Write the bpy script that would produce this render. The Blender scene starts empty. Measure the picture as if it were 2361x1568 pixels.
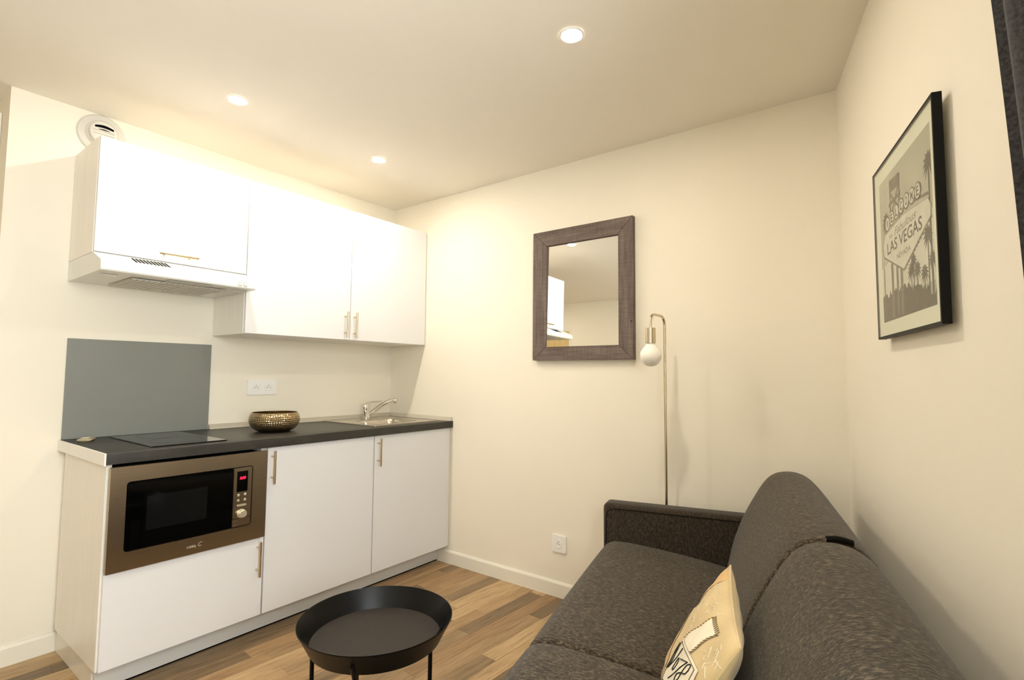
import bpy, bmesh, math, random
from mathutils import Vector, Matrix
from math import sin, cos, pi, radians, sqrt, atan2

random.seed(7)
SC = bpy.context.scene
COL = SC.collection

# ------------------------------------------------------------------ camera
CAM = Vector((-2.5008, -2.9897, 1.2087))
YAW, PITCH, ROLL, FPX = 0.6468, 0.0659, 0.0083, 1202.3
fw = Vector((cos(PITCH)*cos(YAW), cos(PITCH)*sin(YAW), sin(PITCH)))
rt = Vector((sin(YAW), -cos(YAW), 0.0))
up = rt.cross(fw)
rt, up = cos(ROLL)*rt + sin(ROLL)*up, -sin(ROLL)*rt + cos(ROLL)*up
cam_d = bpy.data.cameras.new('camera')
cam_d.sensor_width = 36.0
cam_d.lens = 36.0*FPX/2361.0
cam_d.clip_start = 0.02
cam = bpy.data.objects.new('camera', cam_d)
cam.matrix_world = Matrix(((rt.x, up.x, -fw.x, CAM.x), (rt.y, up.y, -fw.y, CAM.y), (rt.z, up.z, -fw.z, CAM.z), (0, 0, 0, 1)))
COL.objects.link(cam)
SC.camera = cam

# ------------------------------------------------------------------ world, daylight, exposure
HC = 2.412                      # ceiling height
RA, WR = 0.246, -2.7954         # right wall: skew angle, y where it meets the back wall
SKY_STRENGTH = 11.5
LAMP_W = 3.8
LAMP_COL = (1.0, 0.90, 0.77)
EXPOSURE = 1.41

world = bpy.data.worlds.new('sky')
SC.world = world
world.use_nodes = True
bgn = world.node_tree.nodes['Background']
bgn.inputs[0].default_value = (0.92, 0.95, 1.0, 1)
bgn.inputs[1].default_value = SKY_STRENGTH

vs = SC.view_settings
vs.view_transform = 'Standard'
vs.look = 'None'
vs.exposure = EXPOSURE
vs.gamma = 1.0
vs.use_curve_mapping = False


def UV(u, v, z=0.0):
    """u: along the right wall from the back corner towards the viewer, v: out from that wall into the room."""
    return Vector((-u*cos(RA) - v*sin(RA), WR - u*sin(RA) + v*cos(RA), z))


WIN = (1.80, 2.95, 0.95, 2.15)  # window opening in the right wall: u0 u1 z0 z1
pl_d = bpy.data.lights.new('window_portal', 'AREA')
pl_d.shape = 'RECTANGLE'
pl_d.size = WIN[1]-WIN[0]
pl_d.size_y = WIN[3]-WIN[2]
pl_d.cycles.is_portal = True
pl_o = bpy.data.objects.new('window_portal', pl_d)
pl_o.location = UV((WIN[0]+WIN[1])/2, -0.09, (WIN[2]+WIN[3])/2)
nv = Vector((-sin(RA), cos(RA), 0))
pl_o.rotation_euler = nv.to_track_quat('-Z', 'Y').to_euler()
COL.objects.link(pl_o)

# ------------------------------------------------------------------ materials


def lin(c):
    o = []
    for x in c[:3]:
        x /= 255.0
        o.append(x/12.92 if x <= 0.04045 else ((x+0.055)/1.055)**2.4)
    return (*o, 1.0)


class Nodes:
    def __init__(self, name):
        self.m = bpy.data.materials.new(name)
        self.m.use_nodes = True
        self.t = self.m.node_tree
        self.p = self.t.nodes['Principled BSDF']
        self.out = self.t.nodes['Material Output']

    def n(self, kind, **kw):
        nd = self.t.nodes.new(kind)
        for k, v in kw.items():
            setattr(nd, k, v)
        return nd

    def l(self, a, b):
        self.t.links.new(a, b)

    def coord(self, scale=(1, 1, 1), which='Object'):
        c = self.n('ShaderNodeTexCoord')
        mp = self.n('ShaderNodeMapping')
        mp.inputs['Scale'].default_value = scale
        self.l(c.outputs[which], mp.inputs['Vector'])
        return mp.outputs['Vector']

    def noise(self, vec, scale, detail=4.0, rough=0.55):
        nz = self.n('ShaderNodeTexNoise')
        nz.inputs['Scale'].default_value = scale
        nz.inputs['Detail'].default_value = detail
        nz.inputs['Roughness'].default_value = rough
        if vec is not None:
            self.l(vec, nz.inputs['Vector'])
        return nz.outputs['Fac']

    def ramp(self, fac, stops):
        r = self.n('ShaderNodeValToRGB')
        el = r.color_ramp.elements
        while len(el) < len(stops):
            el.new(0.5)
        for e, (pos, c) in zip(el, stops):
            e.position = pos
            e.color = lin(c)
        self.l(fac, r.inputs['Fac'])
        return r.outputs['Color']

    def mix(self, fac, a, b, mode='MIX'):
        mx = self.n('ShaderNodeMix', data_type='RGBA', blend_type=mode)
        for sock, val in ((mx.inputs[0], fac), (mx.inputs[6], a), (mx.inputs[7], b)):
            if hasattr(val, 'is_linked') or hasattr(val, 'links'):
                self.l(val, sock)
            else:
                sock.default_value = val
        return mx.outputs[2]

    def bump(self, h, strength=0.2, dist=0.002):
        b = self.n('ShaderNodeBump')
        b.inputs['Strength'].default_value = strength
        b.inputs['Distance'].default_value = dist
        self.l(h, b.inputs['Height'])
        self.l(b.outputs['Normal'], self.p.inputs['Normal'])

    def base(self, c):
        if isinstance(c, tuple):
            self.p.inputs['Base Color'].default_value = c
        else:
            self.l(c, self.p.inputs['Base Color'])

    def set(self, rough=0.5, metal=0.0, spec=0.5, coat=0.0, sheen=0.0):
        self.p.inputs['Roughness'].default_value = rough
        self.p.inputs['Metallic'].default_value = metal
        self.p.inputs['Specular IOR Level'].default_value = spec
        self.p.inputs['Coat Weight'].default_value = coat
        self.p.inputs['Sheen Weight'].default_value = sheen
        return self


MATS = {}


def M(name, col, rough=0.5, metal=0.0, spec=0.5, var=0.0, vscale=3.0, bump=0.0, bscale=200.0, bdist=0.0008, coat=0.0, sheen=0.0, stretch=(1, 1, 1)):
    k = Nodes(name)
    k.set(rough, metal, spec, coat, sheen)
    vec = k.coord(stretch)
    if var:
        f = k.noise(vec, vscale)
        a = tuple(max(0, x*(1-var)) for x in col)
        b = tuple(min(255, x*(1+var)) for x in col)
        k.base(k.ramp(f, ((0.3, a), (0.7, b))))
    else:
        k.base(lin(col))
    if bump:
        k.bump(k.noise(vec, bscale, 3.0), bump, bdist)
    MATS[name] = k.m
    return k


M('wall_paint', (240, 233, 216), 0.75, spec=0.25, var=0.006, vscale=1.5, bump=0.12, bscale=260)
M('ceiling_paint', (245, 239, 226), 0.85, spec=0.15, var=0.006, vscale=1.2, bump=0.1, bscale=220)
M('skirting_paint', (236, 231, 216), 0.4, var=0.008, vscale=3)
M('white_door', (226, 226, 226), 0.16, spec=0.45, var=0.004, vscale=2, bump=0.02, bscale=30)
M('white_carcass', (240, 236, 226), 0.32, var=0.012, vscale=6, stretch=(8, 8, 0.6), bump=0.03, bscale=60)
M('plinth_grey', (214, 212, 206), 0.35, var=0.01)
M('side_gloss', (232, 226, 212), 0.12, var=0.01)
M('white_plastic', (243, 241, 236), 0.3, var=0.004)
M('vent_plastic', (214, 210, 200), 0.4, var=0.004)
M('hood_enamel', (224, 226, 220), 0.22, var=0.004)
M('hood_grey', (196, 192, 180), 0.4, var=0.02)
M('dark_slot', (8, 7, 6), 0.9, spec=0.1, var=0.05)
M('handle_metal', (202, 184, 154), 0.26, metal=1.0, var=0.04, vscale=40, stretch=(1, 1, 20))
M('chrome', (225, 224, 222), 0.07, metal=1.0)
M('sink_steel', (205, 198, 186), 0.24, metal=1.0, var=0.03, vscale=30, bump=0.02, bscale=400)
M('alu_trim', (206, 200, 184), 0.4, metal=0.35, var=0.02)
M('hob_glass', (10, 10, 11), 0.06, spec=0.6)
M('splash_grey', (132, 134, 128), 0.28, spec=0.5, var=0.02, vscale=2, bump=0.05, bscale=500)
M('black_glass', (3, 3, 3), 0.05, spec=0.5)
M('window_mesh', (16, 16, 16), 0.12, spec=0.5)
M('black_gap', (5, 5, 5), 0.6)
M('lamp_metal', (206, 193, 168), 0.2, metal=1.0, var=0.03, vscale=20)
M('opal_glass', (246, 241, 230), 0.06, spec=0.6)
M('black_steel', (3, 3, 3), 0.38, spec=0.22, var=0.08, vscale=30, bump=0.04, bscale=900)
M('tray_floor', (34, 26, 19), 0.55, spec=0.35, var=0.06, vscale=30, bump=0.06, bscale=900)
M('curtain_fabric', (56, 54, 54), 0.9, spec=0.2, var=0.3, vscale=180, bump=0.3, bscale=500, sheen=0.2)
M('black_frame', (4, 4, 4), 0.5, spec=0.2, var=0.1, vscale=20)
M('mat_board', (232, 229, 206), 0.7, var=0.005)
M('remote_shell', (186, 172, 138), 0.3, metal=0.4, var=0.04)
M('print_sky', (180, 175, 153), 0.6, var=0.06, vscale=6)
M('print_light', (214, 209, 190), 0.6, var=0.03, vscale=20)
M('print_mid', (112, 102, 82), 0.6, var=0.12, vscale=30)
M('print_dark', (72, 63, 47), 0.6, var=0.2, vscale=40)
M('door_ochre', (216, 190, 134), 0.5, var=0.05, vscale=4, stretch=(6, 6, 0.5))
M('red_digit', (255, 10, 40), 0.4)
e = MATS['red_digit'].node_tree.nodes['Principled BSDF']
e.inputs['Emission Color'].default_value = (1.0, 0.01, 0.04, 1)
e.inputs['Emission Strength'].default_value = 1.3
M('logo_silver', (214, 206, 180), 0.35, metal=0.6)
M('stitch_thread', (120, 100, 60), 0.8)
M('white_thread', (240, 230, 205), 0.8)
M('ink_black', (24, 26, 24), 0.7)
M('seam_dark', (22, 20, 18), 0.95, spec=0.1)

k = Nodes('lamp_lens')
k.set(0.4)
k.base((1, 1, 1, 1))
k.p.inputs['Emission Color'].default_value = (*LAMP_COL, 1)
k.p.inputs['Emission Strength'].default_value = LAMP_W/(pi*0.0040)
MATS['lamp_lens'] = k.m

# brushed steel of the microwave
k = Nodes('brushed_steel')
k.set(0.3, 1.0)
vec = k.coord((1.0, 1.0, 60.0))
f = k.noise(vec, 14.0, 6.0, 0.7)
k.base(k.ramp(f, ((0.25, (176, 160, 136)), (0.75, (204, 188, 162)))))
k.p.inputs['Anisotropic'].default_value = 0.6
k.bump(f, 0.03, 0.0004)
MATS['brushed_steel'] = k.m

# worktop: dark slate laminate
k = Nodes('worktop_slate')
k.set(0.42, 0.0, 0.5)
vec = k.coord((1.0, 3.0, 3.0))
f = k.noise(vec, 9.0, 8.0, 0.7)
k.base(k.ramp(f, ((0.25, (32, 31, 28)), (0.55, (46, 44, 39)), (0.8, (62, 58, 51)))))
k.bump(k.noise(vec, 120.0, 3.0), 0.12, 0.0008)
MATS['worktop_slate'] = k.m

# mirror
k = Nodes('mirror_glass')
k.set(0.0, 1.0)
k.base((0.93, 0.93, 0.90, 1))
MATS['mirror_glass'] = k.m

# weathered wood of the mirror frame (object axis given by the long side)


def weathered(name, axis):
    k = Nodes(name)
    k.set(0.75, 0.0, 0.3)
    st = [22.0, 22.0, 22.0]
    st['xyz'.index(axis)] = 1.6
    vec = k.coord(tuple(st))
    f = k.noise(vec, 3.2, 7.0, 0.65)
    c = k.ramp(f, ((0.25, (86, 74, 68)), (0.5, (114, 101, 94)), (0.75, (134, 121, 113))))
    cr = [6.0, 6.0, 6.0]
    cr['xyz'.index(axis)] = 150.0
    f2 = k.noise(k.coord(tuple(cr)), 1.2, 3.0)
    c2 = k.ramp(f2, ((0.35, (205, 200, 196)), (0.6, (255, 255, 255))))
    c = k.mix(0.55, c, c2, 'MULTIPLY')
    # small dark knots
    vo = k.n('ShaderNodeTexVoronoi')
    vo.inputs['Scale'].default_value = 9.0
    k.l(k.coord((1, 1, 1)), vo.inputs['Vector'])
    kn = k.ramp(vo.outputs['Distance'], ((0.025, (70, 40, 34)), (0.06, (255, 255, 255))))
    k.base(k.mix(0.8, c, kn, 'MULTIPLY'))
    k.bump(f, 0.35, 0.002)
    MATS[name] = k.m


weathered('weathered_v', 'z')
weathered('weathered_h', 'y')

# sofa cloth: melange of dark and lighter threads
for nm_, st_m in (('sofa_cloth', (1, 0.24, 0.5)), ('sofa_cloth_side', (1, 1.0, 0.3))):
    k = Nodes(nm_)
    k.set(0.92, 0.0, 0.15, sheen=0.15)
    v1 = k.coord(st_m)
    f1 = k.noise(v1, 300.0, 3.0, 0.65)
    f2 = k.noise(k.coord((1, 0.35, 0.35)), 640.0, 2.0, 0.6)
    c = k.ramp(f1, ((0.28, (36, 31, 25)), (0.5, (76, 67, 54)), (0.70, (138, 125, 102)))) if nm_ == 'sofa_cloth' else k.ramp(f1, ((0.28, (42, 36, 30)), (0.5, (66, 57, 47)), (0.70, (100, 90, 75))))
    c2 = k.ramp(f2, ((0.3, (120, 120, 126)), (0.7, (255, 250, 240))))
    k.base(k.mix(0.8, c, c2, 'MULTIPLY'))
    k.bump(f1, 0.35, 0.0012)
    MATS[nm_] = k.m

# cushion linen
for nm, c0 in (('cushion_beige', (214, 190, 142)), ('cushion_cream', (240, 229, 204)), ('cushion_tan', (216, 178, 118))):
    k = Nodes(nm)
    k.set(0.9, 0.0, 0.15, sheen=0.2)
    f1 = k.noise(k.coord((1, 1, 1)), 9.0, 4.0)
    a = tuple(x*0.93 for x in c0)
    b = tuple(min(255, x*1.05) for x in c0)
    k.base(k.ramp(f1, ((0.3, a), (0.7, b))))
    k.bump(k.noise(k.coord((1, 1, 1)), 600.0, 2.0), 0.25, 0.0008)
    MATS[nm] = k.m

# hammered bronze-nickel bowl
k = Nodes('hammered_metal')
k.set(0.11, 1.0)
k.base(lin((176, 156, 122)))
tc = k.n('ShaderNodeTexCoord')
sx = k.n('ShaderNodeSeparateXYZ')
k.l(tc.outputs['Object'], sx.inputs[0])
at = k.n('ShaderNodeMath', operation='ARCTAN2')
k.l(sx.outputs['Y'], at.inputs[0])
k.l(sx.outputs['X'], at.inputs[1])
ma = k.n('ShaderNodeMath', operation='MULTIPLY')
ma.inputs[1].default_value = 11.5
k.l(at.outputs[0], ma.inputs[0])
mb = k.n('ShaderNodeMath', operation='MULTIPLY')
mb.inputs[1].default_value = 110.0
k.l(sx.outputs['Z'], mb.inputs[0])
cx = k.n('ShaderNodeCombineXYZ')
k.l(ma.outputs[0], cx.inputs[0])
k.l(mb.outputs[0], cx.inputs[1])
vo = k.n('ShaderNodeTexVoronoi')
vo.inputs['Scale'].default_value = 1.0
vo.inputs['Randomness'].default_value = 0.15
k.l(cx.outputs[0], vo.inputs['Vector'])
k.bump(vo.outputs['Distance'], 1.0, 0.004)
MATS['hammered_metal'] = k.m

# floor strips: every strip its own tone
k = Nodes('oak_strip')
k.set(0.42, 0.0, 0.4)
oi = k.n('ShaderNodeObjectInfo')
tone = k.ramp(oi.outputs['Random'], ((0.0, (128, 110, 86)), (0.2, (154, 133, 103)), (0.42, (188, 159, 121)), (0.62, (168, 139, 104)), (0.8, (202, 175, 136)), (1.0, (210, 185, 147))))
tc = k.n('ShaderNodeTexCoord')
addv = k.n('ShaderNodeVectorMath', operation='ADD')
rnd = k.n('ShaderNodeVectorMath', operation='SCALE')
cmb = k.n('ShaderNodeCombineXYZ')
for i in range(3):
    k.l(oi.outputs['Random'], cmb.inputs[i])
k.l(cmb.outputs[0], rnd.inputs[0])
rnd.inputs['Scale'].default_value = 37.0
k.l(tc.outputs['Object'], addv.inputs[0])
k.l(rnd.outputs[0], addv.inputs[1])
mp = k.n('ShaderNodeMapping')
mp.inputs['Scale'].default_value = (2.2, 26.0, 26.0)
k.l(addv.outputs[0], mp.inputs['Vector'])
g1 = k.noise(mp.outputs['Vector'], 2.0, 8.0, 0.66)
g1c = k.ramp(g1, ((0.28, (150, 132, 108)), (0.5, (232, 222, 206)), (0.75, (255, 252, 244))))
mp2 = k.n('ShaderNodeMapping')
mp2.inputs['Scale'].default_value = (5.0, 130.0, 130.0)
k.l(addv.outputs[0], mp2.inputs['Vector'])
g2 = k.noise(mp2.outputs['Vector'], 1.6, 4.0, 0.6)
g2c = k.ramp(g2, ((0.3, (196, 184, 168)), (0.6, (255, 255, 255))))
c = k.mix(0.75, tone, g1c, 'MULTIPLY')
c = k.mix(0.6, c, g2c, 'MULTIPLY')
k.base(c)
k.bump(g1, 0.08, 0.001)
MATS['oak_strip'] = k.m
M('floor_under', (70, 56, 40), 0.8, var=0.1)

# thin clear glass


def thin_glass(name, tint):
    k = Nodes(name)
    tr = k.n('ShaderNodeBsdfTransparent')
    tr.inputs[0].default_value = tint
    gl = k.n('ShaderNodeBsdfGlossy')
    gl.inputs['Roughness'].default_value = 0.03
    fr = k.n('ShaderNodeFresnel')
    fr.inputs['IOR'].default_value = 1.45
    mx = k.n('ShaderNodeMixShader')
    ge = k.n('ShaderNodeNewGeometry')
    inv_ = k.n('ShaderNodeMath', operation='SUBTRACT')
    inv_.inputs[0].default_value = 1.0
    k.l(ge.outputs['Backfacing'], inv_.inputs[1])
    mu = k.n('ShaderNodeMath', operation='MULTIPLY')
    k.l(fr.outputs[0], mu.inputs[0])
    k.l(inv_.outputs[0], mu.inputs[1])
    k.l(mu.outputs[0], mx.inputs[0])
    k.l(tr.outputs[0], mx.inputs[1])
    k.l(gl.outputs[0], mx.inputs[2])
    k.l(mx.outputs[0], k.out.inputs['Surface'])
    MATS[name] = k.m


thin_glass('clear_glass', (0.97, 0.98, 0.97, 1))

# ------------------------------------------------------------------ mesh helpers


class B:
    """collects shapes in world coordinates"""

    def __init__(self):
        self.b = bmesh.new()

    def face(self, pts):
        vv = [self.b.verts.new(p) for p in pts]
        return self.b.faces.new(vv)

    def box(self, x0, x1, y0, y1, z0, z1, bev=0.0, seg=2, fn=None):
        t = bmesh.new()
        bmesh.ops.create_cube(t, size=1.0)
        for v in t.verts:
            v.co = Vector((x0 + (v.co.x+0.5)*(x1-x0), y0 + (v.co.y+0.5)*(y1-y0), z0 + (v.co.z+0.5)*(z1-z0)))
        if bev:
            bmesh.ops.bevel(t, geom=list(t.edges), offset=bev, segments=seg, affect='EDGES', profile=0.5)
        self.add(t, fn)
        return self

    def add(self, t, fn=None):
        mp = {}
        for v in t.verts:
            mp[v] = self.b.verts.new(fn(v.co) if fn else v.co)
        for f in t.faces:
            self.b.faces.new([mp[v] for v in f.verts])
        t.free()

    def prism(self, pts, lo, hi, place):
        """2D outline pts extruded from lo to hi; place(a, b, t) -> world point"""
        n = len(pts)
        r0 = [self.b.verts.new(place(a, b, lo)) for a, b in pts]
        r1 = [self.b.verts.new(place(a, b, hi)) for a, b in pts]
        self.b.faces.new(r0)
        self.b.faces.new(r1[::-1])
        for i in range(n):
            j = (i+1) % n
            self.b.faces.new((r0[i], r0[j], r1[j], r1[i]))
        return self

    def loft(self, rings, cap=True, closed=True):
        R = [[self.b.verts.new(p) for p in r] for r in rings]
        n = len(R[0])
        for a, b in zip(R[:-1], R[1:]):
            for i in range(n if closed else n-1):
                j = (i+1) % n
                self.b.faces.new((a[i], a[j], b[j], b[i]))
        if cap:
            self.b.faces.new(R[0][::-1])
            self.b.faces.new(R[-1])
        return self

    def cyl(self, p0, p1, r0, r1=None, seg=20):
        r1 = r0 if r1 is None else r1
        p0, p1 = Vector(p0), Vector(p1)
        d = (p1-p0).normalized()
        a = d.orthogonal().normalized()
        c = d.cross(a)
        rings = []
        for p, r in ((p0, r0), (p1, r1)):
            rings.append([p + (a*cos(2*pi*i/seg) + c*sin(2*pi*i/seg))*r for i in range(seg)])
        return self.loft(rings)

    def tube(self, pts, r, seg=12):
        pts = [Vector(p) for p in pts]
        n = len(pts)
        rr = r if isinstance(r, (list, tuple)) else [r]*n
        rings = []
        a = None
        for i, p in enumerate(pts):
            d = (pts[min(i+1, n-1)] - pts[max(i-1, 0)]).normalized()
            a = d.orthogonal().normalized() if a is None else (a - d*a.dot(d)).normalized()
            c = d.cross(a)
            rings.append([p + (a*cos(2*pi*j/seg) + c*sin(2*pi*j/seg))*rr[i] for j in range(seg)])
        return self.loft(rings)

    def lathe(self, prof, place, seg=48, close=False):
        """prof [(r, h)]; place(x, y, h) -> world"""
        rings = []
        for r, h in prof:
            rings.append([place(r*cos(2*pi*i/seg), r*sin(2*pi*i/seg), h) for i in range(seg)])
        if close:
            rings.append(rings[0])
        return self.loft(rings, cap=not close)

    def ring(self, outer, inner, lo, hi, place):
        n = len(outer)
        V = [[self.b.verts.new(place(a, b, t)) for a, b in L] for L, t in ((outer, lo), (outer, hi), (inner, hi), (inner, lo))]
        for q in range(4):
            A, C = V[q], V[(q+1) % 4]
            for i in range(n):
                j = (i+1) % n
                self.b.faces.new((A[i], A[j], C[j], C[i]))
        return self

    def sphere(self, c, r, seg=32, rings=20, sz=1.0):
        prof = [(max(1e-4, r*sin(pi*i/rings)), -r*sz*cos(pi*i/rings)) for i in range(rings+1)]
        c = Vector(c)
        return self.lathe(prof, lambda x, y, h: c + Vector((x, y, h)), seg)

    def grid(self, fn, nu, nv):
        V = [[self.b.verts.new(fn(i/nu, j/nv)) for j in range(nv+1)] for i in range(nu+1)]
        for i in range(nu):
            for j in range(nv):
                self.b.faces.new((V[i][j], V[i+1][j], V[i+1][j+1], V[i][j+1]))
        return self


def rrect(x0, x1, z0, z1, r, n=6):
    pts = []
    for cx_, cz_, a0 in ((x1-r, z1-r, 0), (x0+r, z1-r, 90), (x0+r, z0+r, 180), (x1-r, z0+r, 270)):
        for i in range(n+1):
            a = radians(a0 + 90*i/n)
            pts.append((cx_ + r*cos(a), cz_ + r*sin(a)))
    return pts


def spline(pts, per=6, closed=False):
    out = []
    n = len(pts)
    P_ = [Vector(p) for p in pts]
    for i in range(n if closed else n-1):
        p0 = P_[(i-1) % n] if closed or i > 0 else P_[0]
        p1 = P_[i]
        p2 = P_[(i+1) % n]
        p3 = P_[(i+2) % n] if closed or i+2 < n else P_[-1]
        for k_ in range(per):
            t = k_/per
            out.append(0.5*((2*p1) + (-p0+p2)*t + (2*p0-5*p1+4*p2-p3)*t*t + (-p0+3*p1-3*p2+p3)*t**3))
    if not closed:
        out.append(P_[-1])
    return out


WM = {}


def thing(name, label, cat, loc=(0, 0, 0), rotz=0.0, group=None):
    o = bpy.data.objects.new(name, None)
    o.empty_display_size = 0.05
    COL.objects.link(o)
    o.location = loc
    o.rotation_euler = (0, 0, rotz)
    o['label'] = label
    o['category'] = cat
    if group:
        o['group'] = group
    WM[o] = Matrix.Translation(Vector(loc)) @ Matrix.Rotation(rotz, 4, 'Z')
    return o


def put(name, b, mat, parent=None, smooth=True, ang=35, weld=True, label=None):
    if weld:
        bmesh.ops.remove_doubles(b.b, verts=b.b.verts, dist=1e-6)
    bmesh.ops.recalc_face_normals(b.b, faces=b.b.faces)
    M_ = WM[parent] if parent is not None else Matrix.Identity(4)
    inv = M_.inverted()
    for v in b.b.verts:
        v.co = inv @ v.co
    me = bpy.data.meshes.new(name)
    b.b.to_mesh(me)
    b.b.free()
    me.materials.append(MATS[mat])
    if smooth:
        for p in me.polygons:
            p.use_smooth = True
        me.set_sharp_from_angle(angle=radians(ang))
    o = bpy.data.objects.new(name, me)
    COL.objects.link(o)
    if parent is not None:
        o.parent = parent
    WM[o] = M_
    if label:
        o['label'] = label
    return o


def struct(name, b, mat, label=None, **kw):
    o = put(name, b, mat, **kw)
    o['kind'] = 'structure'
    if label:
        o['label'] = label
    return o


def one(name, b, mat, label, cat, loc, group=None, **kw):
    """a thing that is a single mesh, with its origin at its base"""
    t = Matrix.Translation(-Vector(loc))
    for v in b.b.verts:
        v.co = t @ v.co
    o = put(name, b, mat, **kw)
    o.location = loc
    WM[o] = Matrix.Translation(Vector(loc))
    o['label'] = label
    o['category'] = cat
    if group:
        o['group'] = group
    return o


def text_bm(body, size, place, shear=0.0, align='CENTER', extrude=0.0, bold=0.0, wid=1.0):
    """lettering as flat mesh; place(a, b) -> world"""
    cu = bpy.data.curves.new('txt', 'FONT')
    cu.body = body
    cu.size = size
    cu.shear = shear
    cu.align_x = align
    cu.align_y = 'CENTER'
    cu.offset = bold
    cu.resolution_u = 3
    ob = bpy.data.objects.new('txt', cu)
    COL.objects.link(ob)
    bpy.context.view_layer.update()
    dg = bpy.context.evaluated_depsgraph_get()
    me = bpy.data.meshes.new_from_object(ob.evaluated_get(dg))
    t = B()
    t.b.from_mesh(me)
    bpy.data.objects.remove(ob)
    bpy.data.curves.remove(cu)
    bpy.data.meshes.remove(me)
    for v in t.b.verts:
        v.co = place(v.co.x*wid, v.co.y)
    return t


# ================================================================== THE ROOM
XL, XF, YE = -2.08, -4.16, 1.90     # kitchen wall end, far wall, end of the entrance passage

# floor: slab plus single strips
fl = B()
fl.box(XF-0.1, 0.1, -4.0, YE+0.1, -0.08, -0.009)
floor = struct('floor', fl, 'floor_under', 'wood-look laminate floor in narrow oak strips', smooth=False)
SW, GAP, FA = 0.080, 0.0006, radians(-3.0)


def strip_bm(L, W_):
    t = B()
    c_ = 0.0012
    lo = [(-L/2, -W_/2), (L/2, -W_/2), (L/2, W_/2), (-L/2, W_/2)]
    hi = [(-L/2+c_, -W_/2+c_), (L/2-c_, -W_/2+c_), (L/2-c_, W_/2-c_), (-L/2+c_, W_/2-c_)]
    t.loft([[Vector((a, b_, -0.009)) for a, b_ in lo], [Vector((a, b_, -0.0008)) for a, b_ in lo], [Vector((a, b_, 0.0)) for a, b_ in hi]])
    return t


LENS = (0.40, 0.56, 0.72, 0.90, 1.10)
strip_me = {}
rest = B()
ca, sa = cos(FA), sin(FA)
n_single = 0
row = 0
yy = -4.4
while yy < 2.2:
    xx = -4.6 - random.random()*0.9
    while xx < 0.15:
        L = random.choice(LENS)
        cxl, cyl_ = xx + L/2, yy + SW/2
        wx, wy = cxl*ca - cyl_*sa, cxl*sa + cyl_*ca
        x0_, x1_ = wx - L/2*ca, wx + L/2*ca
        rw_y = WR + wx*math.tan(RA)
        inside = x1_ > XF-0.1 and x0_ < 0.02 and wy < YE and wy > rw_y-0.1 and not (wy > 0.03 and x0_ > XL)
        if inside:
            seen = x1_ > -2.35 and wy > -2.25 and wy < 0.06 and not (wy > -0.40 and x0_ > -1.70)
            if seen:
                if L not in strip_me:
                    t = strip_bm(L-GAP, SW-GAP)
                    bmesh.ops.recalc_face_normals(t.b, faces=t.b.faces)
                    me = bpy.data.meshes.new('plank')
                    t.b.to_mesh(me)
                    t.b.free()
                    me.materials.append(MATS['oak_strip'])
                    strip_me[L] = me
                o = bpy.data.objects.new('plank', strip_me[L])
                COL.objects.link(o)
                o.parent = floor
                o.location = (wx, wy, 0)
                o.rotation_euler = (0, 0, FA)
                n_single += 1
            else:
                t = strip_bm(L-GAP, SW-GAP)
                rest.add(t.b, lambda c_, wx=wx, wy=wy: Vector((wx + c_.x*ca - c_.y*sa, wy + c_.x*sa + c_.y*ca, c_.z)))
        xx += L
    yy += SW
    row += 1
ro = put('plank_field', rest, 'oak_strip', floor, smooth=False, weld=False)
ro['kind'] = 'stuff'

ce = B()
ce.box(XF-0.1, 0.1, -4.0, YE+0.1, HC, HC+0.1)
struct('ceiling', ce, 'ceiling_paint', 'smooth painted ceiling', smooth=False)

w = B()
w.box(XL, 0.1, 0.0, 0.1, -0.05, HC)
struct('wall_left', w, 'wall_paint', 'cream painted wall behind the kitchen', smooth=False)
w = B()
w.box(XL, XL+0.1, 0.1, YE, -0.05, HC)
struct('wall_passage', w, 'wall_paint', 'painted side wall of the entrance passage', smooth=False)
w = B()
w.box(XF, XL+0.1, YE, YE+0.1, -0.05, HC)
struct('wall_entrance', w, 'wall_paint', 'painted end wall of the passage', smooth=False)
w = B()
w.box(0.0, 0.1, -2.9, 0.0, -0.05, HC)
struct('wall_back', w, 'wall_paint', 'cream painted wall with the mirror', smooth=False)
w = B()
w.box(XF-0.1, XF, -4.0, YE+0.1, -0.05, HC)
struct('wall_front', w, 'wall_paint', 'painted wall opposite the mirror', smooth=False)


def uvfn(c_):
    return UV(c_.x, c_.y, c_.z)


w = B()
u0, u1, z0, z1 = WIN
UE = 4.5
w.box(-0.3, u0, -0.1, 0, -0.05, HC, fn=uvfn)
w.box(u1, UE, -0.1, 0, -0.05, HC, fn=uvfn)
w.box(u0, u1, -0.1, 0, -0.05, z0, fn=uvfn)
w.box(u0, u1, -0.1, 0, z1, HC, fn=uvfn)
struct('wall_right', w, 'wall_paint', 'cream painted wall behind the sofa', smooth=False)

# skirting boards
SK = [(0, 0), (0.012, 0), (0.012, 0.070), (0.007, 0.080), (0, 0.081)]
b = B()
b.prism(SK, -2.82, -0.513, lambda a, c_, t: Vector((-a-0.0005, t, c_)))
struct('baseboard_back', b, 'skirting_paint', 'white skirting board under the mirror wall', smooth=False)
b = B()
b.prism(SK, XL, -1.818, lambda a, c_, t: Vector((t, -a-0.0005, c_)))
struct('baseboard_left', b, 'skirting_paint', 'white skirting board left of the kitchen units', smooth=False)
b = B()
b.prism(SK, 0.0, 4.0, lambda a, c_, t: UV(t, a+0.0005, c_))
struct('baseboard_right', b, 'skirting_paint', 'white skirting board behind the sofa', smooth=False)

# boxed-in curtain rail at the ceiling
b = B()
b.box(0.725, 3.6, 0.0005, 0.084, 2.325, HC-0.0005, fn=uvfn)
struct('trim_1', b, 'wall_paint', 'boxed-in curtain rail under the ceiling', smooth=False)

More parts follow.
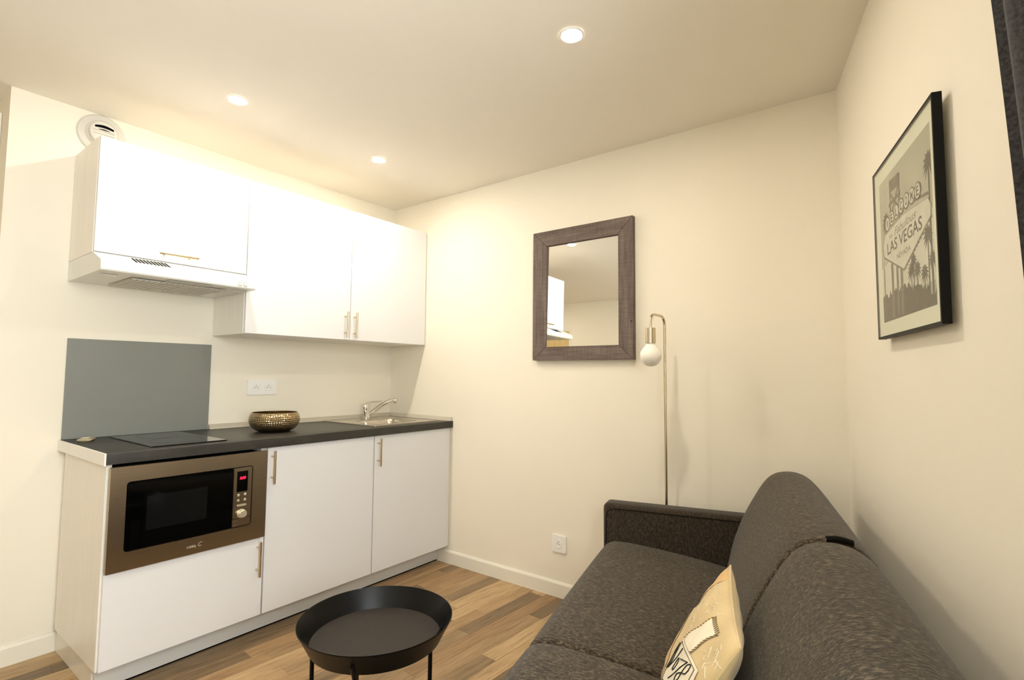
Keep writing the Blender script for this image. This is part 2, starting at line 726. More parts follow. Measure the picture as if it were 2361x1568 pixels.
# window behind the curtain
wf = B()
pw = lambda a, c_, t: UV(a, t, c_)
wf.ring(rrect(u0+0.001, u1-0.001, z0+0.001, z1-0.001, 0.001, 1), rrect(u0+0.05, u1-0.05, z0+0.05, z1-0.05, 0.001, 1), -0.075, -0.02, pw)
wf.box((u0+u1)/2-0.045, (u0+u1)/2+0.045, -0.07, -0.02, z0+0.05, z1-0.05, fn=uvfn)
win = struct('window_1', wf, 'skirting_paint', 'white two-sash window beside the curtain', smooth=False)
for a0, a1 in ((u0+0.05, (u0+u1)/2-0.045), ((u0+u1)/2+0.045, u1-0.05)):
    g = B()
    g.box(a0, a1, -0.050, -0.046, z0+0.05, z1-0.05, fn=uvfn)
    put('pane', g, 'clear_glass', win, smooth=False)

# door seen in the mirror, in the far wall
DY0, DY1, DZ = 0.915, 1.82, 2.034
d = B()
d.ring([(DY0, 0.0), (DY1, 0.0), (DY1, DZ), (DY0, DZ)], [(DY0+0.035, 0.0), (DY1-0.035, 0.0), (DY1-0.035, DZ-0.035), (DY0+0.035, DZ-0.035)], XF+0.0005, XF+0.016, lambda a, c_, t: Vector((t, a, c_)))
door = struct('door_1', d, 'skirting_paint', 'door with white casing in the wall opposite the mirror', smooth=False)
d = B()
d.box(XF+0.0005, XF+0.010, DY0+0.037, DY1-0.037, 0.004, DZ-0.037)
put('door_leaf', d, 'door_ochre', door, smooth=False)
d = B()
d.cyl((XF+0.014, 1.0, 1.02), (XF+0.06, 1.0, 1.02), 0.009)
d.cyl((XF+0.055, 1.0, 1.02), (XF+0.055, 1.12, 1.02), 0.008)
put('door_handle', d, 'handle_metal', door)

# casing edge of the doorway in the passage, just at the left edge of the view
d = B()
d.box(XL-0.022, XL-0.0005, 0.150, 0.215, 0.0, 2.34, 0.004, 2)
struct('trim_2', d, 'skirting_paint', 'white door casing in the entrance passage', smooth=False)

# ================================================================== KITCHEN
XA, XB, XC, XD = -1.8350, -1.2265, -0.6140, -0.0160
YF = -0.610                    # door fronts
ZT, ZB = 0.904, 0.862          # worktop top and underside
ZP = 0.109                     # plinth height
T = 0.018


def handle(parent, p0, p1, out, mat='handle_metal', r=0.0055):
    """bar handle from p0 to p1, standing off in direction -y"""
    p0, p1 = Vector(p0), Vector(p1)
    h = B()
    h.cyl(p0, p1, r, seg=14)
    for t in (0.18, 0.82):
        q = p0.lerp(p1, t)
        h.cyl(q, q + Vector((0, out, 0)), r*0.72, seg=10)
    return put('handle', h, mat, parent)


def carcass(t, x0, x1, y0, y1, z0, z1, top=True):
    for nm, bx in (('side_panel', (x0, x0+T, y0, y1, z0, z1)), ('side_panel', (x1-T, x1, y0, y1, z0, z1)),
                   ('bottom_panel', (x0+T, x1-T, y0, y1, z0, z0+T)), ('back_panel', (x0+T, x1-T, y1-0.008, y1, z0+T, z1-(T if top else 0)))):
        q = B()
        q.box(*bx, bev=0.0006, seg=1)
        put(nm, q, 'white_carcass', t, smooth=False)
    if top:
        q = B()
        q.box(x0+T, x1-T, y0, y1, z1-T, z1)
        put('top_panel', q, 'white_carcass', t, smooth=False)


def front(t, x0, x1, z0, z1, yf, nm='door'):
    q = B()
    q.box(x0+0.0020, x1-0.0020, yf, yf+T-0.001, z0, z1, bev=0.0012, seg=2)
    return put(nm, q, 'white_door', t, smooth=False)


# microwave housing
t = thing('base_cabinet', 'white base cabinet housing the built-in microwave', 'cabinet', (XA, -0.6, ZP))
carcass(t, XA, XB-0.002, YF+T, -0.055, ZP, ZB-0.001, top=False)
q = B()
q.box(XA+T, XB-0.002-T, YF+T, -0.065, 0.446, 0.460)
put('shelf', q, 'white_carcass', t, smooth=False)
q = B()
q.box(XA+0.012, XA+0.020, -0.055, -0.001, ZP, ZB-0.001)
put('back_strip', q, 'white_carcass', t, smooth=False)
dr = front(t, XA+0.004, XB-0.002, ZP+0.002, 0.457, YF)
handle(dr, (-1.258, -0.643, 0.291), (-1.258, -0.643, 0.444), 0.034)

# middle unit
t = thing('base_cabinet', 'white base cabinet with one wide door, between microwave and sink cabinet', 'cabinet', (XB, -0.6, ZP))
carcass(t, XB, XC-0.001, YF+T, -0.055, ZP, ZB-0.001, top=False)
dr = front(t, XB+0.001, XC-0.001, ZP+0.002, ZB-0.003, YF)
handle(dr, (-1.205, -0.643, 0.694), (-1.205, -0.643, 0.845), 0.034)

# sink unit
t = thing('base_cabinet', 'white base cabinet under the sink, against the mirror wall', 'cabinet', (XC, -0.6, ZP))
carcass(t, XC, XD, YF+T, -0.055, ZP, ZB-0.001, top=False)
dr = front(t, XC+0.001, XD-0.001, ZP+0.002, ZB-0.003, YF)
handle(dr, (-0.592, -0.643, 0.694), (-0.592, -0.643, 0.845), 0.034)
q = B()
q.box(XD+0.001, -0.0005, YF+0.012, YF+0.03, ZP, ZB-0.001)
put('filler_strip', q, 'white_carcass', t, smooth=False)

# plinth
t = thing('plinth', 'grey-white recessed plinth running under the base cabinets', 'plinth', (-0.9, -0.5, 0))
q = B()
q.box(-1.812, -0.0130, -0.5125, -0.4965, 0.0005, ZP-0.001)
put('front_board', q, 'plinth_grey', t, smooth=False)
q = B()
q.box(-1.818, -1.802, -0.4960, -0.014, 0.0005, ZP-0.001)
put('side_board', q, 'side_gloss', t, smooth=False)
q = B()
q.box(-1.812, -0.0130, -0.5135, -0.5126, 0.0005, 0.006)
put('seal_strip', q, 'dark_slot', t, smooth=False)

# worktop with sink cut-out
t = thing('worktop', 'dark slate-grey laminate worktop over the base cabinets', 'worktop', (-0.92, -0.31, ZB))
X0, X1, Y0, Y1 = -1.846, -0.001, -0.627, -0.001
cx0, cx1, cy0, cy1 = -0.50, -0.13, -0.52, -0.17
w = B()
xs, ys = (X0, cx0, cx1, X1), (Y0, cy0, cy1, Y1)
for i in range(3):
    for j in range(3):
        if i == 1 and j == 1:
            continue
        for zz in (ZB, ZT):
            w.face([Vector((xs[i], ys[j], zz)), Vector((xs[i+1], ys[j], zz)), Vector((xs[i+1], ys[j+1], zz)), Vector((xs[i], ys[j+1], zz))])
for (xa, ya, xb, yb) in [(xs[i], Y, xs[i+1], Y) for i in range(3) for Y in (Y0, Y1)] + [(X, ys[i], X, ys[i+1]) for i in range(3) for X in (X0, X1)] + [(cx0, cy0, cx1, cy0), (cx0, cy1, cx1, cy1), (cx0, cy0, cx0, cy1), (cx1, cy0, cx1, cy1)]:
    w.face([Vector((xa, ya, ZB)), Vector((xb, yb, ZB)), Vector((xb, yb, ZT)), Vector((xa, ya, ZT))])
bmesh.ops.remove_doubles(w.b, verts=w.b.verts, dist=1e-6)
fe = [e_ for e_ in w.b.edges if all(abs(v.co.y-Y0) < 1e-6 for v in e_.verts) and abs(e_.verts[0].co.z-e_.verts[1].co.z) < 1e-6]
bmesh.ops.bevel(w.b, geom=fe, offset=0.0035, segments=3, affect='EDGES', profile=0.5)
put('board', w, 'worktop_slate', t, ang=30)
q = B()
q.box(X0-0.006, X0-0.0003, Y0-0.002, -0.001, ZB-0.003, ZT+0.001, 0.0008, 1)
put('end_trim', q, 'white_plastic', t, smooth=False, label='white end strip')
UP = [(0, 0), (0.022, 0), (0.020, 0.006), (0.006, 0.024), (0, 0.025)]
q = B()
q.prism(UP, -1.232, -0.0005, lambda a, c_, s: Vector((s, -a-0.0005, ZT+c_+0.0002)))
put('upstand', q, 'alu_trim', t, smooth=False, label='pale sealing strip along the kitchen wall')
q = B()
q.prism(UP, -0.622, -0.022, lambda a, c_, s: Vector((-a-0.0005, s, ZT+c_+0.0002)))
put('upstand', q, 'alu_trim', t, smooth=False, label='pale sealing strip along the mirror wall')

# glass splashback
q = B()
q.box(-1.842, -1.236, -0.0085, -0.0008, ZT+0.0008, 1.354, 0.0008, 1)
one('splashback', q, 'splash_grey', 'plain grey splashback panel behind the hob', 'splashback', (-1.54, -0.004, ZT+0.0008), smooth=False)

# hob
t = thing('hob', 'narrow black glass hob set in the worktop before the splashback', 'hob', (-1.535, -0.32, ZT))
q = B()
q.box(-1.682, -1.392, -0.572, -0.068, ZT+0.0003, ZT+0.0055, 0.0015, 2)
put('glass_top', q, 'hob_glass', t, smooth=False)
for yq, rr in ((-0.20, 0.085), (-0.42, 0.105)):
    q = B()
    q.lathe([(rr-0.0012, 0), (rr, 0), (rr, 0.0002), (rr-0.0012, 0.0002)], lambda x, y, h, yq=yq: Vector((-1.537+x, yq+y, ZT+0.0056+h)), 48, close=True)
    put('zone_ring', q, 'window_mesh', t)

# microwave
t = thing('microwave', 'built-in brushed steel microwave with black glass door', 'microwave', (-1.533, -0.61, 0.461))
fx0, fx1, fz0, fz1 = -1.8305, -1.2360, 0.4630, 0.8500
gx0, gx1, gz0, gz1 = -1.7780, -1.3010, 0.5310, 0.7915
pm = lambda a, c_, s: Vector((a, s, c_))
q = B()
q.ring(rrect(fx0, fx1, fz0, fz1, 0.006), rrect(gx0, gx1, gz0, gz1, 0.012), YF-0.0005, YF-0.021, pm)
put('trim_frame', q, 'brushed_steel', t, ang=50)
q = B()
q.box(fx0+0.022, fx1-0.020, YF-0.0004, -0.12, gz0-0.06, fz1-0.004)
put('body', q, 'black_gap', t, smooth=False)
q = B()
q.box(gx0-0.004, gx1+0.004, YF-0.006, YF-0.0006, gz0-0.004, gz1+0.004)
put('recess', q, 'black_gap', t, smooth=False)
q = B()
q.prism(rrect(gx0+0.003, -1.3850, gz0+0.003, gz1-0.003, 0.006), YF-0.0062, YF-0.019, pm)
dg_ = put('door_glass', q, 'black_glass', t, ang=50)
q = B()
q.prism(rrect(-1.709, -1.489, 0.597, 0.727, 0.004), YF-0.0191, YF-0.0193, pm)
put('viewing_window', q, 'window_mesh', dg_, smooth=False)
q = B()
q.prism(rrect(-1.3835, -1.3055, 0.5690, gz1-0.004, 0.004), YF-0.0062, YF-0.021, pm)
cp = put('control_panel', q, 'brushed_steel', t, ang=50)
q = B()
q.prism(rrect(-1.3835, -1.3055, gz0+0.004, 0.5675, 0.004), YF-0.0062, YF-0.021, pm)
ob_ = put('door_opener', q, 'brushed_steel', t, ang=50)
q = B()
q.lathe([(0.006, 0), (0.0075, 0.0004), (0.009, 0)], lambda x, y, h: Vector((-1.3690+x, YF-0.0211-h, 0.5490+y)), 24, close=True)
put('opener_ring', q, 'chrome', ob_)
q = B()
q.prism(rrect(-1.3700, -1.3230, 0.6830, 0.7720, 0.001, 1), YF-0.0211, YF-0.0216, pm)
put('display', q, 'black_glass', cp, smooth=False)
q = text_bm('0:00', 0.0165, lambda a, c_: Vector((-1.3465+a, YF-0.0219, 0.7420+c_)), shear=0.25, bold=0.0006, wid=0.9)
put('display_digits', q, 'red_digit', cp, smooth=False)
for bx_, bz_ in ((-1.361, 0.669), (-1.332, 0.669), (-1.361, 0.6465), (-1.332, 0.6465)):
    q = B()
    q.lathe([(0.0001, 0.0035), (0.004, 0.003), (0.0056, 0.0012), (0.006, 0)][::-1], lambda x, y, h, bx_=bx_, bz_=bz_: Vector((bx_+x, YF-0.0211-h, bz_+y)), 20)
    put('button', q, 'logo_silver', cp)
q = B()
q.prism(rrect(-1.3660, -1.3260, 0.6205, 0.6285, 0.0039), YF-0.0211, YF-0.0240, pm)
put('start_button', q, 'logo_silver', cp, ang=50)
q = B()
q.lathe([(0.0195, 0), (0.0195, 0.002), (0.0165, 0.003), (0.0158, 0.016), (0.0140, 0.0185), (0.0001, 0.0188)], lambda x, y, h: Vector((-1.3450+x, YF-0.0211-h, 0.5880+y)), 36)
put('knob', q, 'logo_silver', cp, ang=30)
q = text_bm('cata', 0.0190, lambda a, c_: Vector((-1.5430+a, YF-0.0213, 0.4955+c_)), bold=0.0004, wid=1.15)
put('logo', q, 'logo_silver', t, smooth=False)
q = text_bm('C', 0.0230, lambda a, c_: Vector((-1.5130+a, YF-0.0213, 0.4970+c_)), shear=0.3, bold=0.0003)
put('logo', q, 'logo_silver', t, smooth=False)

# ---- wall units
UA, UB, UC = -1.8550, -1.2327, -0.6123
YU = -0.354
Z1, Z2, Z3 = 2.186, 1.403, 1.697
t = thing('wall_cabinet', 'short white wall cabinet with a lift-up door above the extractor hood', 'cabinet', (UA, -0.17, Z3))
carcass(t, UA, UB-0.001, YU+T, -0.001, Z3, Z1)
dr = front(t, UA, UB-0.001, Z3+0.004, Z1, YU, 'flap_door')
handle(dr, (-1.630, YU-0.034, 1.731), (-1.471, YU-0.034, 1.731), 0.034)

t = thing('wall_cabinet', 'tall white wall cabinet with two doors beside the extractor hood', 'cabinet', (UB, -0.17, Z2))
carcass(t, UB, -0.001, YU+T, -0.001, Z2, Z1)
d1 = front(t, UB+0.001, UC, Z2+0.002, Z1, YU)
handle(d1, (-0.651, YU-0.034, 1.417), (-0.651, YU-0.034, 1.569), 0.034)
d2 = front(t, UC, -0.004, Z2+0.002, Z1, YU)
handle(d2, (-0.588, YU-0.034, 1.417), (-0.588, YU-0.034, 1.569), 0.034)
for px_ in (-1.151, -0.884):  # two flat white discs on the cabinet underside
    q = B()
    q.lathe([(0.0001, -0.0035), (0.024, -0.0035), (0.028, -0.0002)], lambda x, y, h, px_=px_: Vector((px_+x, -0.172+y, Z2+h)), 28)
    put('underside_disc', q, 'white_plastic', t)

# extractor hood
t = thing('extractor_hood', 'white slim extractor hood with slanted front under the short cabinet', 'hood', (-1.545, -0.2, 1.608))
HP = [(-0.001, 1.6955), (-0.352, 1.6955), (-0.358, 1.692), (-0.446, 1.657), (-0.455, 1.650), (-0.458, 1.640), (-0.458, 1.6155), (-0.454, 1.6105), (-0.001, 1.6080)]
q = B()
q.prism(HP, UA+0.0005, UB-0.0025, lambda a, c_, s: Vector((s, a, c_)))
put('casing', q, 'hood_enamel', t, ang=20)
q = B()
q.box(-1.72, -1.33, -0.36, -0.06, 1.6040, 1.6078)
fp = put('filter_panel', q, 'hood_grey', t, smooth=False)
q = B()
for i in range(17):
    xx = -1.712 + i*0.0225
    q.box(xx, xx+0.012, -0.35, -0.07, 1.6015, 1.6039)
so = put('filter_slats', q, 'vent_plastic', fp, smooth=False)
so['kind'] = 'stuff'
for xx in (-1.80, -1.275):
    q = B()
    q.box(xx-0.028, xx+0.028, -0.37, -0.345, 1.6065, 1.6088, 0.001, 1)
    put('clip', q, 'white_plastic', t, smooth=False)
q = B()
q.box(-1.60, -1.42, -0.425, -0.375, 1.6062, 1.6096, 0.001, 1)
put('light_cover', q, 'hood_grey', t, smooth=False)


def slope(x, s, off):
    """point on the slanted hood front: s 0 (top) .. 1 (bottom)"""
    a = Vector((x, -0.358, 1.692)).lerp(Vector((x, -0.446, 1.657)), s)
    return a + Vector((0, -0.035, 0.088)).normalized()*off


q = B()
nrm = Vector((0, -0.35, 0.88)).normalized()
for i in range(10):
    xx = -1.728 + i*0.0137
    pts = [Vector((xx, -0.358, 1.692)).lerp(Vector((xx, -0.446, 1.657)), 0.03), Vector((xx+0.0085, -0.358, 1.692)).lerp(Vector((xx+0.0085, -0.446, 1.657)), 0.03),
           Vector((xx+0.0085, -0.358, 1.692)).lerp(Vector((xx+0.0085, -0.446, 1.657)), 0.80), Vector((xx, -0.358, 1.692)).lerp(Vector((xx, -0.446, 1.657)), 0.80)]
    q.loft([[p + nrm*0.0002 for p in pts], [p + nrm*0.0009 for p in pts]])
gs = put('grille_slots', q, 'dark_slot', t, smooth=False)
gs['kind'] = 'stuff'
for xx in (-1.312, -1.287):
    q = B()
    q.box(xx-0.0085, xx+0.0085, -0.4605, -0.4578, 1.622, 1.640, 0.0006, 1)
    sb = put('switch', q, 'hood_grey', t, smooth=False)
    q = B()
    q.box(xx-0.006, xx+0.006, -0.4622, -0.4606, 1.6245, 1.6345, 0.0005, 1)
    put('rocker', q, 'white_plastic', sb, smooth=False)

# ventilation outlet
t = thing('air_vent', 'round white plastic air vent on the wall above the short cabinet', 'vent', (-1.765, 0, 2.318))
pv = lambda x, y, h: Vector((-1.765+x, -0.0006-h, 2.316+y))
q = B()
q.lathe([(0.0935, 0), (0.0935, 0.004), (0.088, 0.009), (0.066, 0.013), (0.060, 0.020), (0.0001, 0.021)], pv, 48)
put('plate', q, 'vent_plastic', t, ang=25)
q = B()
q.lathe([(0.054, 0.0205), (0.054, 0.036), (0.050, 0.040), (0.0001, 0.041)], pv, 40)
nz_ = put('nozzle', q, 'vent_plastic', t, ang=30)
q = B()
arc = [(-0.036 + 0.072*i/8, 0.027 + 0.008*sin(pi*i/8)) for i in range(9)] + [(0.036 - 0.072*i/8, 0.018 + 0.004*sin(pi*i/8)) for i in range(9)]
q.prism(arc, 0.0411, 0.0418, lambda a, c_, s: pv(a, c_, s))
put('slot', q, 'dark_slot', nz_, smooth=False)
q = B()
arc = [(-0.022 + 0.044*i/8, 0.012 + 0.004*sin(pi*i/8)) for i in range(9)] + [(0.022 - 0.044*i/8, 0.011) for i in range(9)]
q.prism(arc, 0.0411, 0.0418, lambda a, c_, s: pv(a, c_, s))
put('slot', q, 'dark_slot', nz_, smooth=False)
for zz in (0.006, -0.008):
    q = B()
    q.box(-1.765-0.040, -1.765+0.040, -0.047, -0.0410, 2.316+zz-0.002, 2.316+zz+0.002, 0.0008, 1)
    put('louvre', q, 'vent_plastic', nz_, smooth=False)

# sockets
SOCK_Z = 1.123


def socket_face(t, c_, ax):
    """one French outlet insert at c_; ax = in-plane horizontal direction, n = outwards"""
    n = Vector((0, 0, 1)).cross(ax)
    n = -n if n.dot(CAM - c_) < 0 else n
    pl_ = lambda x, y, h: c_ + ax*x + Vector((0, 0, y)) + n*h
    q = B()
    q.lathe([(0.0225, 0.0), (0.0225, 0.0022), (0.0205, 0.003), (0.0195, 0.0012), (0.0001, 0.0010)], pl_, 32)
    ins = put('insert', q, 'white_plastic', t, ang=25)
    for hx, hy in ((-0.0085, -0.002), (0.0085, -0.002), (0.0, 0.0085)):
        q = B()
        q.lathe([(0.0024, 0.0011), (0.0024, 0.0016), (0.0001, 0.0016)], lambda x, y, h, hx=hx, hy=hy: pl_(x+hx, y+hy, h), 12)
        put('contact', q, 'dark_slot', ins, smooth=False)


t = thing('wall_outlet', 'white double power outlet on the kitchen wall above the bowl', 'outlet', (-0.951, 0, 1.08))
q = B()
q.prism(rrect(-1.036, -0.867, 1.080, 1.167, 0.005), -0.0006, -0.009, pm)
put('plate', q, 'white_plastic', t, ang=50)
for xx in (-0.987, -0.914):
    socket_face(t, Vector((xx, -0.0092, SOCK_Z)), Vector((1, 0, 0)))
t = thing('wall_outlet', 'white single power outlet low on the mirror wall by the sofa', 'outlet', (0, -1.439, 0.24))
q = B()
q.prism(rrect(-1.484, -1.394, 0.240, 0.330, 0.005), -0.0006, -0.009, lambda a, c_, s: Vector((s, a, c_)))
put('plate', q, 'white_plastic', t, ang=50)
socket_face(t, Vector((-0.0092, -1.439, 0.285)), Vector((0, -1, 0)))

# sink
t = thing('sink', 'square stainless steel inset sink in the worktop corner', 'sink', (-0.33, -0.31, ZT))
sx0, sx1, sy0, sy1 = -0.582, -0.078, -0.566, -0.050
bx0, bx1, by0, by1 = -0.470, -0.155, -0.490, -0.195


def sink_z(x, y):
    r_ = 0.06
    qx = abs(x-(bx0+bx1)/2) - ((bx1-bx0)/2 - r_)
    qy = abs(y-(by0+by1)/2) - ((by1-by0)/2 - r_)
    dd = -(sqrt(max(qx, 0)**2 + max(qy, 0)**2) + min(max(qx, qy), 0) - r_)
    if dd <= 0:
        z_ = 0.0
        if by1+0.03 < y < sy1-0.03 and bx0-0.08 < x < bx0+0.11:
            z_ = -0.0018*max(0, sin((y-by1)*2*pi/0.022))
        ed = min(x-sx0, sx1-x, y-sy0, sy1-y)
        return z_ + 0.0045*max(0.0, 1-abs(ed-0.006)/0.006)*0.6
    s_ = min(1.0, dd/0.045)
    s_ = s_*s_*(3-2*s_)
    return -0.145*s_


q = B()
NX = 84
q.grid(lambda a, c_: Vector((sx0+(sx1-sx0)*a, sy0+(sy1-sy0)*c_, ZT+0.0035+sink_z(sx0+(sx1-sx0)*a, sy0+(sy1-sy0)*c_))), NX, NX)
put('basin', q, 'sink_steel', t, ang=60)
q = B()
q.ring(rrect(sx0-0.001, sx1+0.001, sy0-0.001, sy1+0.001, 0.012), rrect(sx0+0.006, sx1-0.006, sy0+0.006, sy1-0.006, 0.010), ZT+0.0004, ZT+0.0048, lambda a, c_, s: Vector((a, c_, s)))
put('rim', q, 'sink_steel', t, ang=50)
for xx, ins in ((-0.335, 0.0), (-0.305, 0.0)):
    q = B()
    q.lathe([(0.009 if xx < -0.32 else 0.006, 0), (0.009 if xx < -0.32 else 0.006, 0.002), (0.0001, 0.002)], lambda x, y, h, xx=xx: Vector((xx+x, by1-0.0125-h, ZT-0.030+y)), 20)
    put('overflow_hole', q, 'dark_slot', t, smooth=False)
q = B()
q.lathe([(0.038, 0), (0.038, 0.003), (0.030, 0.004), (0.012, 0.002), (0.0001, 0.002)], lambda x, y, h: Vector((-0.3125+x, -0.3425+y, ZT+0.0038-0.145+h)), 32)
put('drain', q, 'chrome', t)

# tap
t = thing('tap', 'chrome single-lever mixer tap standing on the sink rim', 'tap', (-0.30, -0.122, ZT+0.004))
FX, FY, FZ = -0.300, -0.122, ZT+0.0042
q = B()
q.lathe([(0.027, 0), (0.027, 0.004), (0.0235, 0.008), (0.0205, 0.040), (0.0195, 0.060), (0.0200, 0.064)], lambda x, y, h: Vector((FX+x-h*0.10, FY+y, FZ+h)), 32)
put('body', q, 'chrome', t)
q = B()
q.lathe([(0.0205, 0.0645), (0.0210, 0.070), (0.0195, 0.090), (0.0150, 0.098), (0.0001, 0.1005)], lambda x, y, h: Vector((FX+x-h*0.10, FY+y, FZ+h)), 32)
put('cap', q, 'chrome', t)
lv = spline([(FX-0.020, FY, FZ+0.088), (FX+0.012, FY-0.002, FZ+0.100), (FX+0.045, FY-0.006, FZ+0.108), (FX+0.085, FY-0.010, FZ+0.111), (FX+0.112, FY-0.012, FZ+0.113)], 5)
q = B()
rings = []
for i, p in enumerate(lv):
    s_ = i/(len(lv)-1)
    wv, hv = 0.016-0.007*s_, 0.0085-0.0065*s_
    rings.append([p + Vector((0, cos(2*pi*j/14)*wv, sin(2*pi*j/14)*hv)) for j in range(14)])
q.loft(rings)
put('lever', q, 'chrome', t)
sp = spline([(FX+0.004, FY-0.002, FZ+0.022), (FX+0.050, FY-0.010, FZ+0.050), (FX+0.110, FY-0.020, FZ+0.088), (FX+0.155, FY-0.026, FZ+0.108), (FX+0.190, FY-0.030, FZ+0.117), (FX+0.212, FY-0.032, FZ+0.119)], 6)
q = B()
q.tube(sp, [0.0125-0.0025*i/(len(sp)-1) for i in range(len(sp))], 16)
put('spout', q, 'chrome', t)
q = B()
q.lathe([(0.0135, -0.022), (0.0140, -0.004), (0.0140, 0.008), (0.0120, 0.011), (0.0001, 0.0115)], lambda x, y, h: Vector((FX+0.216+x, FY-0.032+y, FZ+0.117+h)), 24)
put('aerator', q, 'chrome', t)

# hammered bowl
t = (-1.062, -0.362, ZT+0.0006)
prof = [(0.0001, 0.0), (0.060, 0.0), (0.078, 0.003), (0.098, 0.014), (0.114, 0.032), (0.1215, 0.052), (0.1225, 0.068), (0.1185, 0.084), (0.1105, 0.097), (0.1085, 0.0985),
        (0.1075, 0.097), (0.1145, 0.084), (0.1180, 0.068), (0.1170, 0.053), (0.110, 0.035), (0.094, 0.018), (0.076, 0.007), (0.055, 0.004), (0.0001, 0.0035)]
q = B()
pp = [Vector((a, c_, 0)) for a, c_ in prof]
q.lathe([(max(v.x, 1e-4), max(v.y, 0.0)) for v in spline(pp, 3)], lambda x, y, h: Vector((t[0]+x, t[1]+y, t[2]+h)), 72)
one('metal_bowl', q, 'hammered_metal', 'round hammered bronze-coloured metal bowl on the worktop', 'bowl', t, ang=60)

# little flat device left on the worktop
t = thing('remote_control', 'small flat beige remote on the worktop corner left of the hob', 'remote', (-1.782, -0.125, ZT))
ra_ = radians(-28)


def rem(a, c_, h):
    return Vector((-1.782 + a*cos(ra_) - c_*sin(ra_), -0.125 + a*sin(ra_) + c_*cos(ra_), ZT+h))


q = B()
for_r = [(0.004, 0.0005), (0.0, 0.006), (0.001, 0.010), (0.006, 0.0140)]
q.loft([[rem(a, c_, h) for a, c_ in rrect(-0.026+i_, 0.026-i_, -0.044+i_, 0.044-i_, 0.014)] for i_, h in for_r])
put('shell', q, 'remote_shell', t, ang=40)
q = B()
q.loft([[rem(a, c_, h) for a, c_ in rrect(-0.014, 0.014, -0.030, 0.012, 0.005)] for h in (0.0141, 0.0152)])
put('button_pad', q, 'white_plastic', t, ang=40)

# ================================================================== CEILING LIGHTS
LIGHTS = ((-1.455, -0.667, 'recessed ceiling spotlight above the short cabinet and hood'),
          (-0.670, -0.653, 'recessed ceiling spotlight nearest the kitchen corner, the farthest one'),
          (-0.964, -2.083, 'recessed ceiling spotlight nearest the sofa, apart from the kitchen'),
          (-3.200, 0.980, 'added out-of-view ceiling spotlight in the entrance passage, lighting the wall seen in the mirror'))  # added, out of view: brightens the far wall that the mirror reflects
for lx, ly, lab in LIGHTS:
    t = thing('ceiling_spotlight', lab, 'spotlight', (lx, ly, HC), group='recessed ceiling spotlights')
    q = B()
    q.lathe([(0.0342, -0.0005), (0.0430, -0.0005), (0.0425, -0.0030), (0.0380, -0.0050), (0.0345, -0.0040)], lambda x, y, h, lx=lx, ly=ly: Vector((lx+x, ly+y, HC+h)), 40, close=True)
    put('trim_ring', q, 'white_plastic', t, ang=40)
    q = B()
    q.lathe([(0.0340, -0.0006), (0.0340, -0.0042), (0.0318, -0.0056), (0.0200, -0.0068), (0.0001, -0.0073)], lambda x, y, h, lx=lx, ly=ly: Vector((lx+x, ly+y, HC+h)), 32)
    put('lens', q, 'lamp_lens', t)

# ================================================================== MIRROR
t = thing('wall_mirror', 'rectangular mirror in a weathered brown wooden frame on the wall', 'mirror', (-0.01, -1.585, 1.29))
my0, my1, mz0, mz1 = -1.275, -1.8945, 1.290, 2.0305
iy0, iy1, iz0, iz1 = -1.366, -1.8125, 1.3655, 1.9450
q = B()
for pts, nm, mt in (([(my0, mz0), (my0, mz1), (iy0, iz1), (iy0, iz0)], 'frame_board', 'weathered_v'), ([(my1, mz0), (iy1, iz0), (iy1, iz1), (my1, mz1)], 'frame_board', 'weathered_v'),
                    ([(my0, mz1), (my1, mz1), (iy1, iz1), (iy0, iz1)], 'frame_board', 'weathered_h'), ([(my0, mz0), (iy0, iz0), (iy1, iz0), (my1, mz0)], 'frame_board', 'weathered_h')):
    q = B()
    g_ = 0.0004
    cen = sum((Vector((a, c_, 0)) for a, c_ in pts), Vector())/4
    pts2 = [(a + (cen.x-a)*0.004, c_ + (cen.y-c_)*0.004) for a, c_ in pts]
    q.prism(pts2, -0.004, -0.031, lambda a, c_, s: Vector((s, a, c_)))
    put(nm, q, mt, t, smooth=False)
q = B()
dl = 0.0180
q.prism([(iy0+0.004, iz0-0.004), (iy0+0.004, iz1+0.004), (iy1-0.004, iz1+0.004), (iy1-0.004, iz0-0.004)], -0.0215, -0.0175,
        lambda a, c_, s: Vector((s + dl*(c_-1.655), a, c_)))
put('glass', q, 'mirror_glass', t, smooth=False)
q = B()
q.box(-0.0085, -0.0008, iy1-0.02, iy0+0.02, iz0-0.02, iz1+0.02)
put('backing', q, 'black_gap', t, smooth=False)

# ================================================================== FLOOR LAMP
LXP, LYP = -0.140, -2.0975
BX, BY = -0.290, -2.090
t = thing('floor_lamp', 'thin brass floor lamp with a bare white globe bulb behind the sofa arm', 'lamp', (LXP, LYP, 0))
q = B()
q.lathe([(0.0001, 0.0006), (0.110, 0.0006), (0.110, 0.014), (0.106, 0.018), (0.0001, 0.020)], lambda x, y, h: Vector((LXP+x, LYP+y, h)), 48)
put('base', q, 'lamp_metal', t, ang=30)
dv = (Vector((BX, BY, 0)) - Vector((LXP, LYP, 0)))
path = [Vector((LXP, LYP, 0.018)), Vector((LXP, LYP, 0.5)), Vector((LXP, LYP, 1.0)), Vector((LXP, LYP, 1.440))]
R_ = 0.042
for i in range(1, 9):
    a = pi/2*i/8
    path.append(Vector((LXP, LYP, 1.4415)) + dv.normalized()*R_*(1-cos(a)) + Vector((0, 0, R_*sin(a))))
for i in range(0, 9):
    a = pi/2*i/8
    path.append(Vector((BX, BY, 1.4415)) - dv.normalized()*R_*(1-sin(a)) + Vector((0, 0, R_*cos(a))))
path.append(Vector((BX, BY, 1.418)))
q = B()
q.tube(path, 0.0062, 14)
put('pole', q, 'lamp_metal', t, ang=50)
q = B()
